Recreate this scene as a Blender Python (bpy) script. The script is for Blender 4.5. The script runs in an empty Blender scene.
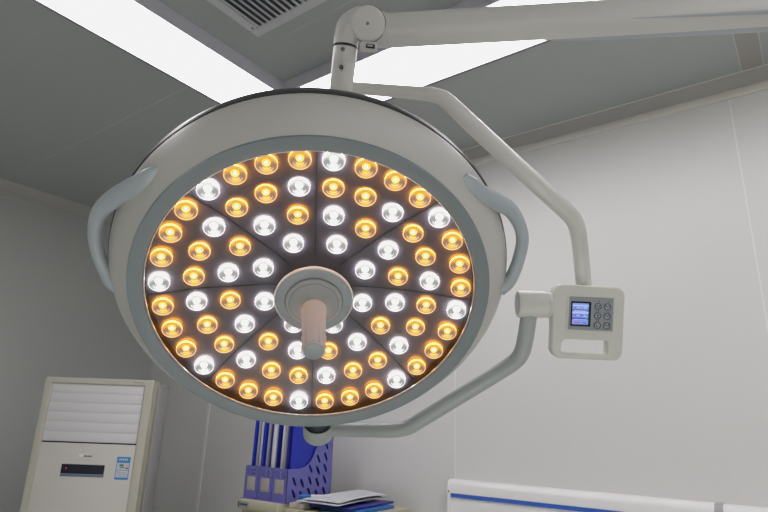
import bpy, bmesh, math, random
from mathutils import Vector, Matrix
random.seed(4)
COL = bpy.context.scene.collection
PI = math.pi

# ------------------------------------------------------------------ camera
F = 577.5
r0 = Vector((0.805, -0.142, -0.577)); r1 = Vector((0.593, 0.25, 0.766)); r2 = Vector((0.035, -0.958, 0.285))
RX = Vector((0.805, 0.593, 0.035)).normalized()          # camera right
RZ = Vector((-0.577, 0.766, 0.285)); RZ = (RZ - RX*RZ.dot(RX)).normalized()   # forward
RY = RZ.cross(RX)                                        # down
CAM = Vector((0, 0, 1.5))
def camv(x, y, z): return RX*x + RY*y + RZ*z
def pt(px, py, d): return CAM + camv((px-384)/F*d, (py-256)/F*d, d)
def ray(px, py): return camv((px-384)/F, (py-256)/F, 1.0)
def on_z(px, py, z): d = ray(px, py); return CAM + d*((z-CAM.z)/d.z)
def on_y(px, py, y): d = ray(px, py); return CAM + d*(y/d.y)
cam = bpy.data.cameras.new('camera'); co = bpy.data.objects.new('camera', cam); COL.objects.link(co)
cam.sensor_width = 36; cam.lens = 36*F/768; cam.clip_start = 0.05
co.matrix_world = Matrix.Translation(CAM) @ Matrix((RX, -RY, -RZ)).transposed().to_4x4()
bpy.context.scene.camera = co

# ------------------------------------------------------------------ materials
def mat(name, col, rough=0.5, metal=0.0, emit=None, es=0.0, noise=0.0, nscale=8.0, coat=0.0, spec=0.5, bump=0.0, trans=0.0):
    m = bpy.data.materials.new(name); m.use_nodes = True
    nt = m.node_tree; b = nt.nodes['Principled BSDF']
    b.inputs['Base Color'].default_value = (*col, 1); b.inputs['Roughness'].default_value = rough
    b.inputs['Metallic'].default_value = metal; b.inputs['Specular IOR Level'].default_value = spec
    b.inputs['Coat Weight'].default_value = coat; b.inputs['Coat Roughness'].default_value = 0.08
    b.inputs['Transmission Weight'].default_value = trans
    if emit: b.inputs['Emission Color'].default_value = (*emit, 1); b.inputs['Emission Strength'].default_value = es
    tc = nt.nodes.new('ShaderNodeTexCoord'); nz = nt.nodes.new('ShaderNodeTexNoise')
    nz.inputs['Scale'].default_value = nscale; nz.inputs['Detail'].default_value = 4
    nt.links.new(tc.outputs['Object'], nz.inputs['Vector'])
    if noise:
        mx = nt.nodes.new('ShaderNodeMix'); mx.data_type = 'RGBA'
        mx.inputs[6].default_value = (*[c*(1-noise) for c in col], 1); mx.inputs[7].default_value = (*[min(1, c*(1+noise)) for c in col], 1)
        nt.links.new(nz.outputs['Fac'], mx.inputs[0]); nt.links.new(mx.outputs[2], b.inputs['Base Color'])
    if bump:
        bp = nt.nodes.new('ShaderNodeBump'); bp.inputs['Strength'].default_value = bump; bp.inputs['Distance'].default_value = 0.002
        nt.links.new(nz.outputs['Fac'], bp.inputs['Height']); nt.links.new(bp.outputs['Normal'], b.inputs['Normal'])
    return m
M = {}
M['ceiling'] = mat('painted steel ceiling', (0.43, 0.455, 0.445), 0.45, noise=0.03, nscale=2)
M['ceil_strip'] = mat('ceiling joint panel', (0.40, 0.385, 0.35), 0.5, noise=0.03)
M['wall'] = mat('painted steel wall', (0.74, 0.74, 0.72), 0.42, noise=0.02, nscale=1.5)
M['wall_l'] = mat('shaded steel side wall', (0.50, 0.51, 0.49), 0.5, noise=0.03, nscale=1.5)  # wall steel darkened: the left wall's dimmer light is in the colour
M['cove'] = mat('aluminium cove', (0.50, 0.49, 0.465), 0.5, noise=0.05)
M['trim'] = mat('pale aluminium trim', (0.78, 0.75, 0.69), 0.45, noise=0.03)
M['seam'] = mat('sealant seam', (0.85, 0.85, 0.84), 0.5)
M['seam_c'] = mat('ceiling sealant', (0.58, 0.59, 0.58), 0.5)
M['floor'] = mat('pale vinyl floor', (0.60, 0.63, 0.62), 0.4, noise=0.08)
M['lt_frame'] = mat('light box frame', (0.66, 0.65, 0.72), 0.4, noise=0.03)
M['lt_edge'] = mat('light box dark edge', (0.14, 0.13, 0.15), 0.5)
M['light'] = mat('light diffuser', (0.8, 0.8, 0.8), 0.5, emit=(1.0, 0.955, 0.985), es=6.5)
M['vent'] = mat('vent frame', (0.62, 0.64, 0.64), 0.45, noise=0.03)
M['vent_slat'] = mat('vent louvre', (0.70, 0.72, 0.74), 0.35, 0.1, noise=0.03)
M['vent_dark'] = mat('vent interior', (0.10, 0.105, 0.12), 0.6)
M['dark'] = mat('dark void', (0.02, 0.02, 0.025), 0.7)
M['screw'] = mat('screw steel', (0.25, 0.25, 0.25), 0.3, 0.9)
# lamp
M['lamp_rim'] = mat('blue grey bezel', (0.205, 0.25, 0.27), 0.42, noise=0.02)
M['lamp_body'] = mat('warm grey lamp housing', (0.55, 0.545, 0.515), 0.38, noise=0.015)
M['lamp_back'] = mat('lamp rear shell', (0.50, 0.50, 0.48), 0.25, coat=0.5)
M['gasket'] = mat('black gasket', (0.035, 0.035, 0.04), 0.35)
M['well'] = mat('matt black well', (0.015, 0.015, 0.016), 0.9, spec=0.1)
M['lip'] = mat('bright inner lip', (0.42, 0.42, 0.42), 0.25, 0.3)
M['handle'] = mat('pale blue grey handle', (0.42, 0.47, 0.50), 0.28, noise=0.02, coat=0.3)
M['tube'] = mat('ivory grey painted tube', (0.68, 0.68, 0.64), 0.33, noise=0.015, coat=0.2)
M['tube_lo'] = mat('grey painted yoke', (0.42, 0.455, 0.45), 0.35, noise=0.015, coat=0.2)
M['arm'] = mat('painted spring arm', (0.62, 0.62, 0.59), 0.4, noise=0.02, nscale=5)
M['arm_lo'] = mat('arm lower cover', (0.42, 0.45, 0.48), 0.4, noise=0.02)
M['hubdark'] = mat('dark pivot shaft', (0.05, 0.06, 0.07), 0.4)
M['grip'] = mat('sterile grip', (0.52, 0.52, 0.54), 0.38, noise=0.03)
M['hub'] = mat('centre hub blue grey', (0.34, 0.375, 0.39), 0.35, coat=0.2)
M['panelglass'] = mat('dark glass light panel', (0.060, 0.056, 0.074), 0.34, noise=0.15, nscale=6, coat=0.35)
M['divider'] = mat('panel divider', (0.015, 0.015, 0.018), 0.3)
# control panel
M['cp'] = mat('control panel plastic', (0.70, 0.70, 0.645), 0.38, noise=0.015)
M['cp_plate'] = mat('control plate', (0.33, 0.35, 0.38), 0.4)
M['lcd_frame'] = mat('lcd frame', (0.02, 0.02, 0.04), 0.2)
M['lcd'] = mat('lcd', (0.2, 0.3, 0.7), 0.3, emit=(0.22, 0.33, 0.85), es=0.5)
M['lcd_dark'] = mat('lcd line', (0.05, 0.06, 0.4), 0.3, emit=(0.08, 0.08, 0.55), es=0.5)
M['lcd_light'] = mat('lcd band', (0.5, 0.6, 0.9), 0.3, emit=(0.42, 0.52, 0.95), es=0.5)
M['lcd_green'] = mat('lcd green', (0.02, 0.4, 0.2), 0.3, emit=(0.02, 0.4, 0.2), es=0.6)
M['lcd_red'] = mat('lcd red', (0.5, 0.05, 0.2), 0.3, emit=(0.5, 0.05, 0.2), es=0.5)
M['btn_ring'] = mat('button ring', (0.05, 0.06, 0.07), 0.4)
M['btn'] = mat('button face', (0.45, 0.48, 0.50), 0.35)
# air conditioner
M['ac'] = mat('aged ivory plastic', (0.56, 0.54, 0.46), 0.45, noise=0.02)
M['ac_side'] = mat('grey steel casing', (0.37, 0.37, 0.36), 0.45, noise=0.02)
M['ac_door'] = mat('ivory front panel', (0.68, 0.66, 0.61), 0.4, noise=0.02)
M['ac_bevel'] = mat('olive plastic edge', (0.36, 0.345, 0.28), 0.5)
M['ac_louver'] = mat('white louvre', (0.74, 0.74, 0.745), 0.45)
M['ac_gap'] = mat('louvre gap', (0.62, 0.62, 0.63), 0.6)
M['ac_disp'] = mat('display black', (0.015, 0.017, 0.03), 0.2)
M['ac_strip'] = mat('display strip', (0.16, 0.21, 0.30), 0.3, noise=0.2, nscale=80)
M['chrome'] = mat('chrome', (0.85, 0.85, 0.85), 0.12, 1.0)
M['st_logo'] = mat('silver logo', (0.95, 0.95, 0.95), 0.3)
M['logo_dark'] = mat('logo grey', (0.16, 0.15, 0.14), 0.4, 0.4)
M['st_blue'] = mat('sticker blue', (0.03, 0.27, 0.68), 0.5)
M['st_white'] = mat('sticker white', (0.62, 0.66, 0.68), 0.5)
M['st_green'] = mat('sticker green', (0.10, 0.30, 0.20), 0.5)
M['st_red'] = mat('sticker red', (0.55, 0.10, 0.08), 0.5)
M['red_led'] = mat('red led', (0.5, 0, 0.02), 0.4, emit=(0.9, 0.02, 0.05), es=0.5)
# desk things
M['purple'] = mat('lavender plastic', (0.155, 0.155, 0.48), 0.4, noise=0.03)
M['purple_d'] = mat('lavender plastic shade', (0.07, 0.07, 0.26), 0.5)
M['tag'] = mat('tan label card', (0.42, 0.39, 0.35), 0.6, noise=0.08, nscale=60)
M['blue'] = mat('royal blue folder', (0.012, 0.03, 0.42), 0.35)
M['navy'] = mat('navy folder', (0.012, 0.016, 0.22), 0.35)
M['white'] = mat('white paper', (0.66, 0.67, 0.70), 0.6, noise=0.02)
M['greyf'] = mat('grey translucent folder', (0.33, 0.33, 0.42), 0.4)
M['cream'] = mat('cream card', (0.52, 0.49, 0.35), 0.55, noise=0.05)
M['cream2'] = mat('pale card', (0.55, 0.50, 0.43), 0.6, noise=0.03)
M['label'] = mat('grey label', (0.30, 0.33, 0.36), 0.5)
M['cyan'] = mat('bright blue cover', (0.008, 0.15, 0.50), 0.4)
M['cab'] = mat('white cabinet', (0.6, 0.6, 0.58), 0.4)
M['bhp'] = mat('white bedhead unit', (0.92, 0.91, 0.91), 0.35)
M['bhp_blue'] = mat('blue stripe', (0.045, 0.14, 0.58), 0.4)
M['bhp_grey'] = mat('grey joint clip', (0.42, 0.42, 0.42), 0.4)

def led_mat(name, bright, deep, lobes, s):
    """lens cup: bright near the emitter, darker refraction lobes painted to either side"""
    m = bpy.data.materials.new(name); m.use_nodes = True; nt = m.node_tree; N = nt.nodes; L = nt.links
    b = N['Principled BSDF']; b.inputs['Base Color'].default_value = (*deep, 1); b.inputs['Roughness'].default_value = 0.15
    b.inputs['Metallic'].default_value = 0.6
    tc = N.new('ShaderNodeTexCoord'); sp = N.new('ShaderNodeSeparateXYZ'); L.new(tc.outputs['Object'], sp.inputs[0])
    ax = N.new('ShaderNodeMath'); ax.operation = 'ABSOLUTE'; L.new(sp.outputs[0], ax.inputs[0])
    # lobe = distance from (0.0105, -0.004)
    def mth(op, a, bb, v=None):
        n = N.new('ShaderNodeMath'); n.operation = op
        for i, q in enumerate((a, bb)):
            if q is None: continue
            if isinstance(q, (int, float)): n.inputs[i].default_value = q
            else: L.new(q, n.inputs[i])
        return n.outputs[0]
    dx = mth('SUBTRACT', ax.outputs[0], 0.0112); dy = mth('SUBTRACT', sp.outputs[1], -0.0040)
    dd = mth('SQRT', mth('ADD', mth('MULTIPLY', dx, dx), mth('MULTIPLY', mth('MULTIPLY', dy, dy), 0.45)), None)
    wv = N.new('ShaderNodeTexNoise'); wv.inputs['Scale'].default_value = 260; L.new(tc.outputs['Object'], wv.inputs['Vector'])
    d2 = mth('ADD', dd, mth('MULTIPLY', mth('SUBTRACT', wv.outputs['Fac'], 0.5), 0.006))
    cr = N.new('ShaderNodeValToRGB'); L.new(mth('MULTIPLY', d2, 100), cr.inputs[0])
    cr.color_ramp.elements[0].position = 0.42; cr.color_ramp.elements[0].color = (*lobes, 1)
    cr.color_ramp.elements[1].position = 0.88; cr.color_ramp.elements[1].color = (*bright, 1)
    L.new(cr.outputs[0], b.inputs['Emission Color']); b.inputs['Emission Strength'].default_value = s
    return m
AMB = dict(cup=led_mat('amber lens', (1.0, 0.36, 0.02), (0.3, 0.18, 0.1), (0.20, 0.12, 0.085), 1.0),
           rim=mat('amber rim', (0.8, 0.5, 0.2), 0.2, emit=(1.0, 0.62, 0.32), es=0.75),
           skirt=mat('amber halo emitter', (0.8, 0.4, 0.1), 0.4, emit=(1.0, 0.36, 0.04), es=15),  # glow added round each lens to light a halo on the panel
           ring=mat('amber inner ring', (0.9, 0.6, 0.2), 0.2, emit=(1.0, 0.55, 0.10), es=1.2),
           core=mat('amber core', (1, 0.8, 0.4), 0.3, emit=(1.0, 0.85, 0.5), es=5.0))
WHT = dict(cup=led_mat('white lens', (0.90, 0.88, 0.84), (0.3, 0.3, 0.3), (0.27, 0.27, 0.30), 0.80),
           rim=mat('white rim', (0.8, 0.8, 0.8), 0.2, emit=(0.93, 0.92, 1.0), es=0.85),
           skirt=mat('white halo emitter', (0.8, 0.8, 0.8), 0.4, emit=(1.0, 0.93, 0.90), es=14),
           ring=mat('white inner ring', (0.9, 0.9, 0.8), 0.2, emit=(0.95, 0.88, 0.55), es=1.0),
           core=mat('white core', (1, 1, 1), 0.3, emit=(1.0, 0.97, 0.95), es=10.0))

# ------------------------------------------------------------------ mesh helpers
class MB:
    def __init__(s): s.v = []; s.f = []; s.m = []
    def add(s, vs, fs, mi=0):
        o = len(s.v); s.v += [Vector(v) for v in vs]; s.f += [tuple(i+o for i in f) for f in fs]; s.m += [mi]*len(fs); return s
    def bm(s, b, X=None, mi=0):
        b.verts.ensure_lookup_table(); b.verts.index_update()
        s.add([(X @ v.co if X else v.co.copy()) for v in b.verts], [[v.index for v in f.verts] for f in b.faces], mi); b.free(); return s
    def box(s, X, d, bev=0.0, mi=0, seg=2):
        """box centred on frame X with full dimensions d"""
        b = bmesh.new(); bmesh.ops.create_cube(b, size=1.0)
        for v in b.verts: v.co = Vector((v.co.x*d[0], v.co.y*d[1], v.co.z*d[2]))
        if bev: bmesh.ops.bevel(b, geom=b.edges[:], offset=min(bev, min(d)*0.45), segments=seg, affect='EDGES', profile=0.5)
        return s.bm(b, X, mi)
    def aabb(s, lo, hi, bev=0.0, mi=0):
        lo = Vector(lo); hi = Vector(hi); return s.box(Matrix.Translation((lo+hi)/2), hi-lo, bev, mi)
    def lathe(s, prof, X, n=48, mi=0, closed=True):
        vs = []; fs = []; k = len(prof)
        for i in range(n):
            a = 2*PI*i/n
            for r, h in prof: vs.append(X @ Vector((r*math.cos(a), r*math.sin(a), h)))
        for i in range(n):
            j = (i+1) % n
            for q in range(k-1): fs.append((i*k+q, j*k+q, j*k+q+1, i*k+q+1))
        if closed:
            if prof[0][0] > 1e-6: fs.append(tuple(i*k for i in range(n))[::-1])
            if prof[-1][0] > 1e-6: fs.append(tuple(i*k+k-1 for i in range(n)))
        return s.add(vs, fs, mi)
    def sweep(s, pts, rad, up=Vector((0, 0, 1)), n=20, mi=0, sub=8, power=2.0):
        """smooth tube through pts; rad = list of (a,b) half sizes; power>2 gives a rounded box section"""
        P = [Vector(p) for p in pts]; R = [(r, r) if not isinstance(r, tuple) else r for r in rad]
        Q = []; RR = []
        for i in range(len(P)-1):
            p0 = P[max(i-1, 0)]; p1 = P[i]; p2 = P[i+1]; p3 = P[min(i+2, len(P)-1)]
            for k in range(sub):
                t = k/sub
                Q.append(0.5*((2*p1)+(p2-p0)*t+(2*p0-5*p1+4*p2-p3)*t*t+(3*p1-p0-3*p2+p3)*t**3))
                RR.append(tuple(R[i][c]*(1-t)+R[i+1][c]*t for c in (0, 1)))
        Q.append(P[-1]); RR.append(R[-1])
        vs = []; fs = []
        for i, q in enumerate(Q):
            T = (Q[min(i+1, len(Q)-1)]-Q[max(i-1, 0)]).normalized()
            A = up.cross(T).normalized(); B = T.cross(A)
            for k in range(n):
                a = 2*PI*k/n; ca, sa = math.cos(a), math.sin(a)
                e = 2/power
                vs.append(q + A*(math.copysign(abs(ca)**e, ca)*RR[i][0]) + B*(math.copysign(abs(sa)**e, sa)*RR[i][1]))
        for i in range(len(Q)-1):
            for k in range(n):
                l = (k+1) % n; fs.append((i*n+k, i*n+l, (i+1)*n+l, (i+1)*n+k))
        fs.append(tuple(range(n))[::-1]); fs.append(tuple((len(Q)-1)*n+k for k in range(n)))
        return s.add(vs, fs, mi)
    def prism(s, outline, holes, X, t, bev=0.0, mi=0, seg=3, segholes=True):
        """flat polygon (local xy) with holes, extruded to thickness t along -z, front edge bevelled"""
        b = bmesh.new()
        for loop in [outline]+holes:
            vs = [b.verts.new((x, y, 0)) for x, y in loop]
            for i in range(len(vs)): b.edges.new((vs[i], vs[(i+1) % len(vs)]))
        bmesh.ops.triangle_fill(b, use_beauty=True, use_dissolve=False, edges=b.edges[:])
        for f in b.faces:
            f.normal_update()
            if f.normal.z < 0: f.normal_flip()
        ret = bmesh.ops.extrude_face_region(b, geom=b.faces[:], use_keep_orig=True)
        for g in ret['geom']:
            if isinstance(g, bmesh.types.BMVert): g.co.z -= t
        bmesh.ops.recalc_face_normals(b, faces=b.faces[:])
        if bev:
            ed = [e for e in b.edges if len(e.link_faces) == 2 and e.calc_face_angle(0) > 1.0 and abs(e.verts[0].co.z-e.verts[1].co.z) < 1e-7]
            bmesh.ops.bevel(b, geom=ed, offset=bev, segments=seg, affect='EDGES', profile=0.5)
        return s.bm(b, X, mi)
    def build(s, name, mats, parent=None, ang=35, origin=None):
        if not isinstance(mats, (list, tuple)): mats = [mats]
        me = bpy.data.meshes.new(name)
        lo = Vector([min(v[i] for v in s.v) for i in range(3)]); hi = Vector([max(v[i] for v in s.v) for i in range(3)])
        o_ = origin if origin is not None else Vector(((lo.x+hi.x)/2, (lo.y+hi.y)/2, lo.z))
        me.from_pydata([v-o_ for v in s.v], [], s.f)
        for m in mats: me.materials.append(m)
        me.polygons.foreach_set('material_index', s.m)
        bb = bmesh.new(); bb.from_mesh(me); bmesh.ops.recalc_face_normals(bb, faces=bb.faces[:]); bb.to_mesh(me); bb.free()
        me.shade_smooth(); me.set_sharp_from_angle(angle=math.radians(ang)); me.update()
        ob = bpy.data.objects.new(name, me); COL.objects.link(ob)
        if parent: ob.parent = parent; ob.location = o_ - world_loc(parent)
        else: ob.location = o_
        return ob
def world_loc(o):
    p = Vector(o.location)
    while o.parent: o = o.parent; p = p + Vector(o.location)
    return p
def tag(o, label=None, cat=None, group=None, kind=None):
    if label: o['label'] = label
    if cat: o['category'] = cat
    if group: o['group'] = group
    if kind: o['kind'] = kind
    return o
def thing(name, loc, label, cat, group=None):
    o = bpy.data.objects.new(name, None); COL.objects.link(o); o.location = loc; o.empty_display_size = 0.1
    return tag(o, label, cat, group)
def frame(o, ex, ez):
    ez = ez.normalized(); ex = (ex-ez*ex.dot(ez)).normalized(); ey = ez.cross(ex)
    X = Matrix((ex, ey, ez)).transposed().to_4x4(); X.translation = o; return X
def rrect(x0, y0, x1, y1, r, n=6):
    out = []
    rs = r if isinstance(r, (list, tuple)) else [r]*4
    for (cx, cy, a, q) in ((x1, y1, 0, rs[0]), (x0, y1, 90, rs[1]), (x0, y0, 180, rs[2]), (x1, y0, 270, rs[3])):
        sx = -1 if cx == x1 else 1; sy = -1 if cy == y1 else 1
        for k in range(n+1):
            t = math.radians(a+90*k/n); out.append((cx+sx*q+q*math.cos(t), cy+sy*q+q*math.sin(t)))
    return out

# ------------------------------------------------------------------ room
ZC = 2.806; XL = -3.67; YR = 2.27; XE = 2.4; YN = -2.6
def struct(name, lo, hi, m, bev=0): return tag(MB().aabb(lo, hi, bev).build(name, m), kind='structure')
struct('floor', (XL-.1, YN-.1, -0.1), (XE+.1, YR+.1, 0), M['floor'])
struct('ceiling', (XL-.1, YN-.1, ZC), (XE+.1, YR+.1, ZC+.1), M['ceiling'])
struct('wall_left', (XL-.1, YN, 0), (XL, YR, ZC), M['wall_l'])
struct('wall_right', (XL-.1, YR, 0), (XE+.1, YR+.1, ZC), M['wall'])
struct('wall_back', (XL-.1, YN-.1, 0), (XE+.1, YN, ZC), M['wall'])
struct('wall_east', (XE, YN, 0), (XE+.1, YR, ZC), M['wall'])
# coves between wall and ceiling (a dark aluminium cove with a pale trim below)
def cove(name, along, a0, a1, wallpos, sgn):
    zt = 2.752
    prof = [(0, ZC), (-0.022, ZC), (-0.020, ZC-0.012), (-0.012, ZC-0.036), (-0.010, zt), (0, zt)]
    mb = MB(); vs = []
    for a in (a0, a1):
        for d, z in prof:
            vs.append((a, wallpos+d, z) if along == 'x' else (wallpos-d*sgn, a, z))
    n = len(prof)
    mb.add(vs, [(i, (i+1) % n, n+(i+1) % n, n+i) for i in range(n)]+[tuple(range(n)), tuple(range(n, 2*n))])
    return tag(mb.build(name, M['cove']), kind='structure')
cove('trim_1', 'x', XL, XE, YR, 1)
cove('trim_2', 'y', YN, YR-0.03, XL, 1)
struct('trim_3', (XL, YR-0.012, 2.719), (XE, YR, 2.7515), M['trim'], 0.002)
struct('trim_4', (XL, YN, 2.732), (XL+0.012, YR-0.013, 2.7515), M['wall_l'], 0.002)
struct('trim_5', (XL, YR-0.0275, ZC-0.0015), (XE, YR-0.0225, ZC), M['seam'])
# seams on the right wall
def seam(name, x, w=0.003, m='seam', z1=2.719): return struct(name, (x-w/2, YR-0.001, 0.0), (x+w/2, YR, z1), M[m])
seam('trim_6', -1.292, 0.0045)
tag(MB().box(frame(Vector((-0.107, YR-0.0005, 1.36)), Vector((1, 0, 0.012)), Vector((-0.012, 0, 1))), (0.0045, 0.001, 2.715)).build('trim_7', M['seam']), kind='structure')
struct('trim_8', (-3.0, YR-0.004, 0), (-2.976, YR, 2.719), M['seam'], 0.001)
# ceiling seams
struct('trim_9', (XL+.03, 1.156, ZC-0.0008), (-1.90, 1.159, ZC), M['seam_c'])
struct('trim_10', (-1.33, 1.150, ZC-0.0008), (0.9, 1.153, ZC), M['seam_c'])
struct('trim_11', (-0.069, 1.70, ZC-0.0006), (-0.001, YR-0.028, ZC), M['ceil_strip'])
struct('trim_12', (-0.071, 1.70, ZC-0.0010), (-0.068, YR-0.028, ZC), M['seam_c'])
struct('trim_13', (-0.002, 1.70, ZC-0.0010), (0.001, YR-0.028, ZC), M['seam_c'])

# light boxes forming a square ring under the ceiling
def lightbox(lo, hi, label, outer):
    z0 = 2.75
    t = thing('ceiling_light', ((lo[0]+hi[0])/2, (lo[1]+hi[1])/2, ZC), label, 'ceiling light', 'light boxes forming a square ring on the ceiling')
    e = 0.006
    f = MB()
    f.aabb((lo[0], lo[1], z0+0.002), (hi[0], lo[1]+e, ZC)); f.aabb((lo[0], hi[1]-e, z0+0.002), (hi[0], hi[1], ZC))
    f.aabb((lo[0], lo[1]+e, z0+0.002), (lo[0]+e, hi[1]-e, ZC)); f.aabb((hi[0]-e, lo[1]+e, z0+0.002), (hi[0], hi[1]-e, ZC))
    f.build('frame', M['lt_frame'], t)
    MB().aabb((lo[0]+e, lo[1]+e, z0), (hi[0]-e, hi[1]-e, z0+0.012)).build('diffuser', M['light'], t)
    # slim flange on the outward side
    (x0, y0, x1, y1) = outer
    MB().aabb((x0, y0, z0-0.001), (x1, y1, z0+0.02), 0.001).build('edge_strip', M['lt_edge'], t)
    return t
lightbox((-1.817, -1.3), (-1.554, 1.352), 'long glowing white light box running along the left, beside the louvred vent', (-1.823, -1.3, -1.817, 1.352))
lightbox((-1.817, 1.352), (1.0, 1.613), 'glowing white light box crossing behind the lamp arm towards the upper right', (-1.817, 1.613, 1.0, 1.619))
lightbox((0.74, -1.3), (1.0, 1.352), 'light box added for lighting on the unseen far right side of the ring', (1.0, -1.3, 1.006, 1.352))  # unseen box, added for the light it gives

# air vent
vx, vy = -1.417, 1.100          # frame outer corner near the crossing
W_, fw = 0.62, 0.036
vr = thing('air_vent', (vx+W_/2, vy-W_/2, ZC), 'square grey ceiling air vent with angled louvre slats', 'air vent')
def ring_frame(x0, y0, x1, y1, w, z0, z1):
    mb = MB()
    mb.aabb((x0, y0, z0), (x1, y0+w, z1), 0.002); mb.aabb((x0, y1-w, z0), (x1, y1, z1), 0.002)
    mb.aabb((x0, y0+w, z0), (x0+w, y1-w, z1), 0.002); mb.aabb((x1-w, y0+w, z0), (x1, y1-w, z1), 0.002)
    return mb
ring_frame(vx, vy-W_, vx+W_, vy, fw, ZC-0.008, ZC).build('frame', M['vent'], vr)
MB().aabb((vx+fw, vy-W_+fw, ZC-0.002), (vx+W_-fw, vy-fw, ZC)).build('backing', M['vent_dark'], vr)
sl = MB(); k = 0
x = vx+fw+0.012
while x < vx+W_-fw-0.01:
    X = Matrix.Translation((x, vy-W_/2, ZC-0.010)) @ Matrix.Rotation(math.radians(28), 4, 'Y')
    sl.box(X, (0.0205, W_-2*fw-0.002, 0.0014)); x += 0.0235
sl.build('louvre_grille', M['vent_slat'], vr)
MB().lathe([(0.0, 0.0), (0.004, 0.0), (0.0035, -0.002), (0.0, -0.0025)], Matrix.Translation((vx+0.022, vy-0.045, ZC-0.008)), 12).build('screw', M['screw'], vr)

# bed-head unit on the right wall
zt = CAM.z - 0.199; xb = -1.280
bh = thing('bedhead_unit', (0.3, YR, 0.9), 'long white wall-mounted bedhead unit with a blue stripe and rounded top', 'wall unit')
def extr(prof, x0, x1, m, name, par, bulge=0.0):
    n = len(prof); vs = [(x0, y, z) for y, z in prof]+[(x1, y, z) for y, z in prof]
    return MB().add(vs, [(i, (i+1) % n, n+(i+1) % n, n+i) for i in range(n)]+[tuple(range(n)), tuple(range(n, 2*n))]).build(name, m, par, ang=25)
d_ = 0.062
prof = [(YR-0.0004, zt+0.004)] + [(YR-d_+0.022-0.022*math.sin(a), zt-0.022+0.026*math.cos(a)) for a in [i*PI/2/8 for i in range(9)]] + [(YR-d_, zt-0.046), (YR-d_+0.003, zt-0.047), (YR-d_+0.003, zt-0.40), (YR-0.0004, zt-0.40)]
extr(prof, xb, 1.9, M['bhp'], 'body', bh)
extr([(YR-d_+0.003, zt-0.0475), (YR-d_-0.0015, zt-0.0475), (YR-d_-0.0015, zt-0.0615), (YR-d_+0.003, zt-0.0615)], xb+0.004, 1.9, M['bhp_blue'], 'blue_stripe', bh)
endp = [(YR-0.0004, zt+0.006)] + [(YR-d_+0.022-0.024*math.sin(a), zt-0.022+0.028*math.cos(a)) for a in [i*PI/2/8 for i in range(9)]] + [(YR-d_-0.002, zt-0.402), (YR-0.0004, zt-0.402)]
extr(endp, xb-0.012, xb, M['bhp'], 'end_cap', bh)
clip_x = on_y(718, 505, YR-d_).x
cp_ = [(YR-0.0004, zt+0.006)] + [(YR-d_+0.022-0.0235*math.sin(a), zt-0.022+0.0275*math.cos(a)) for a in [i*PI/2/8 for i in range(9)]] + [(YR-d_-0.0015, zt-0.05), (YR-0.0004, zt-0.05)]
extr(cp_, clip_x-0.012, clip_x+0.012, M['bhp_grey'], 'joint_clip', bh)
MB().lathe([(0, 0), (0.004, 0), (0.003, 0.002), (0, 0.0025)], frame(Vector((xb-0.006, YR-d_-0.002, zt-0.04)), Vector((1, 0, 0)), Vector((0, -1, 0))), 12).build('screw', M['screw'], bh)

# ------------------------------------------------------------------ surgical lamp
LC = CAM + camv(-0.1333, 0.0776, 1.1)
Ln = camv(0.0811, 0.5409, -0.8372).normalized(); Lu = camv(0.9954, 0, 0.0964); Lv = Ln.cross(Lu).normalized(); Lu = Lv.cross(Ln)
LX = Matrix((Lu, Lv, Ln)).transposed().to_4x4(); LX.translation = LC
def lp(x, y, h): return LX @ Vector((x, y, h))
mount = pt(985, -4, 1.15); mount.z = ZC
lamp = thing('surgical_lamp', mount, 'large round ceiling-mounted surgical lamp with rings of glowing amber and white lights', 'surgical lamp')
# housing
MB().lathe([(0.3315, 0.012), (0.3320, 0.0235), (0.338, 0.018), (0.350, 0.006), (0.365, -0.010), (0.3755, -0.025), (0.3790, -0.033), (0.3790, -0.037), (0.33, -0.038)], LX, 128, closed=False).build('housing', M['lamp_body'], lamp, ang=50)
tag(MB().lathe([(0.305, 0.010), (0.3055, 0.020), (0.308, 0.0225), (0.331, 0.0275), (0.3322, 0.0255), (0.3322, 0.012)], LX, 128, closed=False).build('bezel', M['lamp_rim'], lamp, ang=50), 'flat blue-grey ring around the light panel')
MB().lathe([(0.3034, 0.0175), (0.3034, 0.0200), (0.3040, 0.0207), (0.3053, 0.0207), (0.3056, 0.017)], LX, 128, closed=False).build('inner_lip', M['lip'], lamp)
MB().lathe([(0.33, -0.0375), (0.3810, -0.0375), (0.3822, -0.041), (0.3822, -0.056), (0.381, -0.0590), (0.33, -0.0592)], LX, 128, closed=False).build('gasket', M['gasket'], lamp)
MB().lathe([(0.33, -0.0595), (0.3803, -0.0595), (0.3808, -0.063), (0.375, -0.073), (0.352, -0.088), (0.30, -0.104), (0.20, -0.118), (0.10, -0.122), (0.0, -0.123)], LX, 128, closed=False).build('rear_shell', M['lamp_back'], lamp, ang=50)
MB().lathe([(0.3036, -0.012), (0.3036, 0.0178), (0.3050, 0.0178)], LX, 128, closed=False).build('well_wall', M['well'], lamp)
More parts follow.
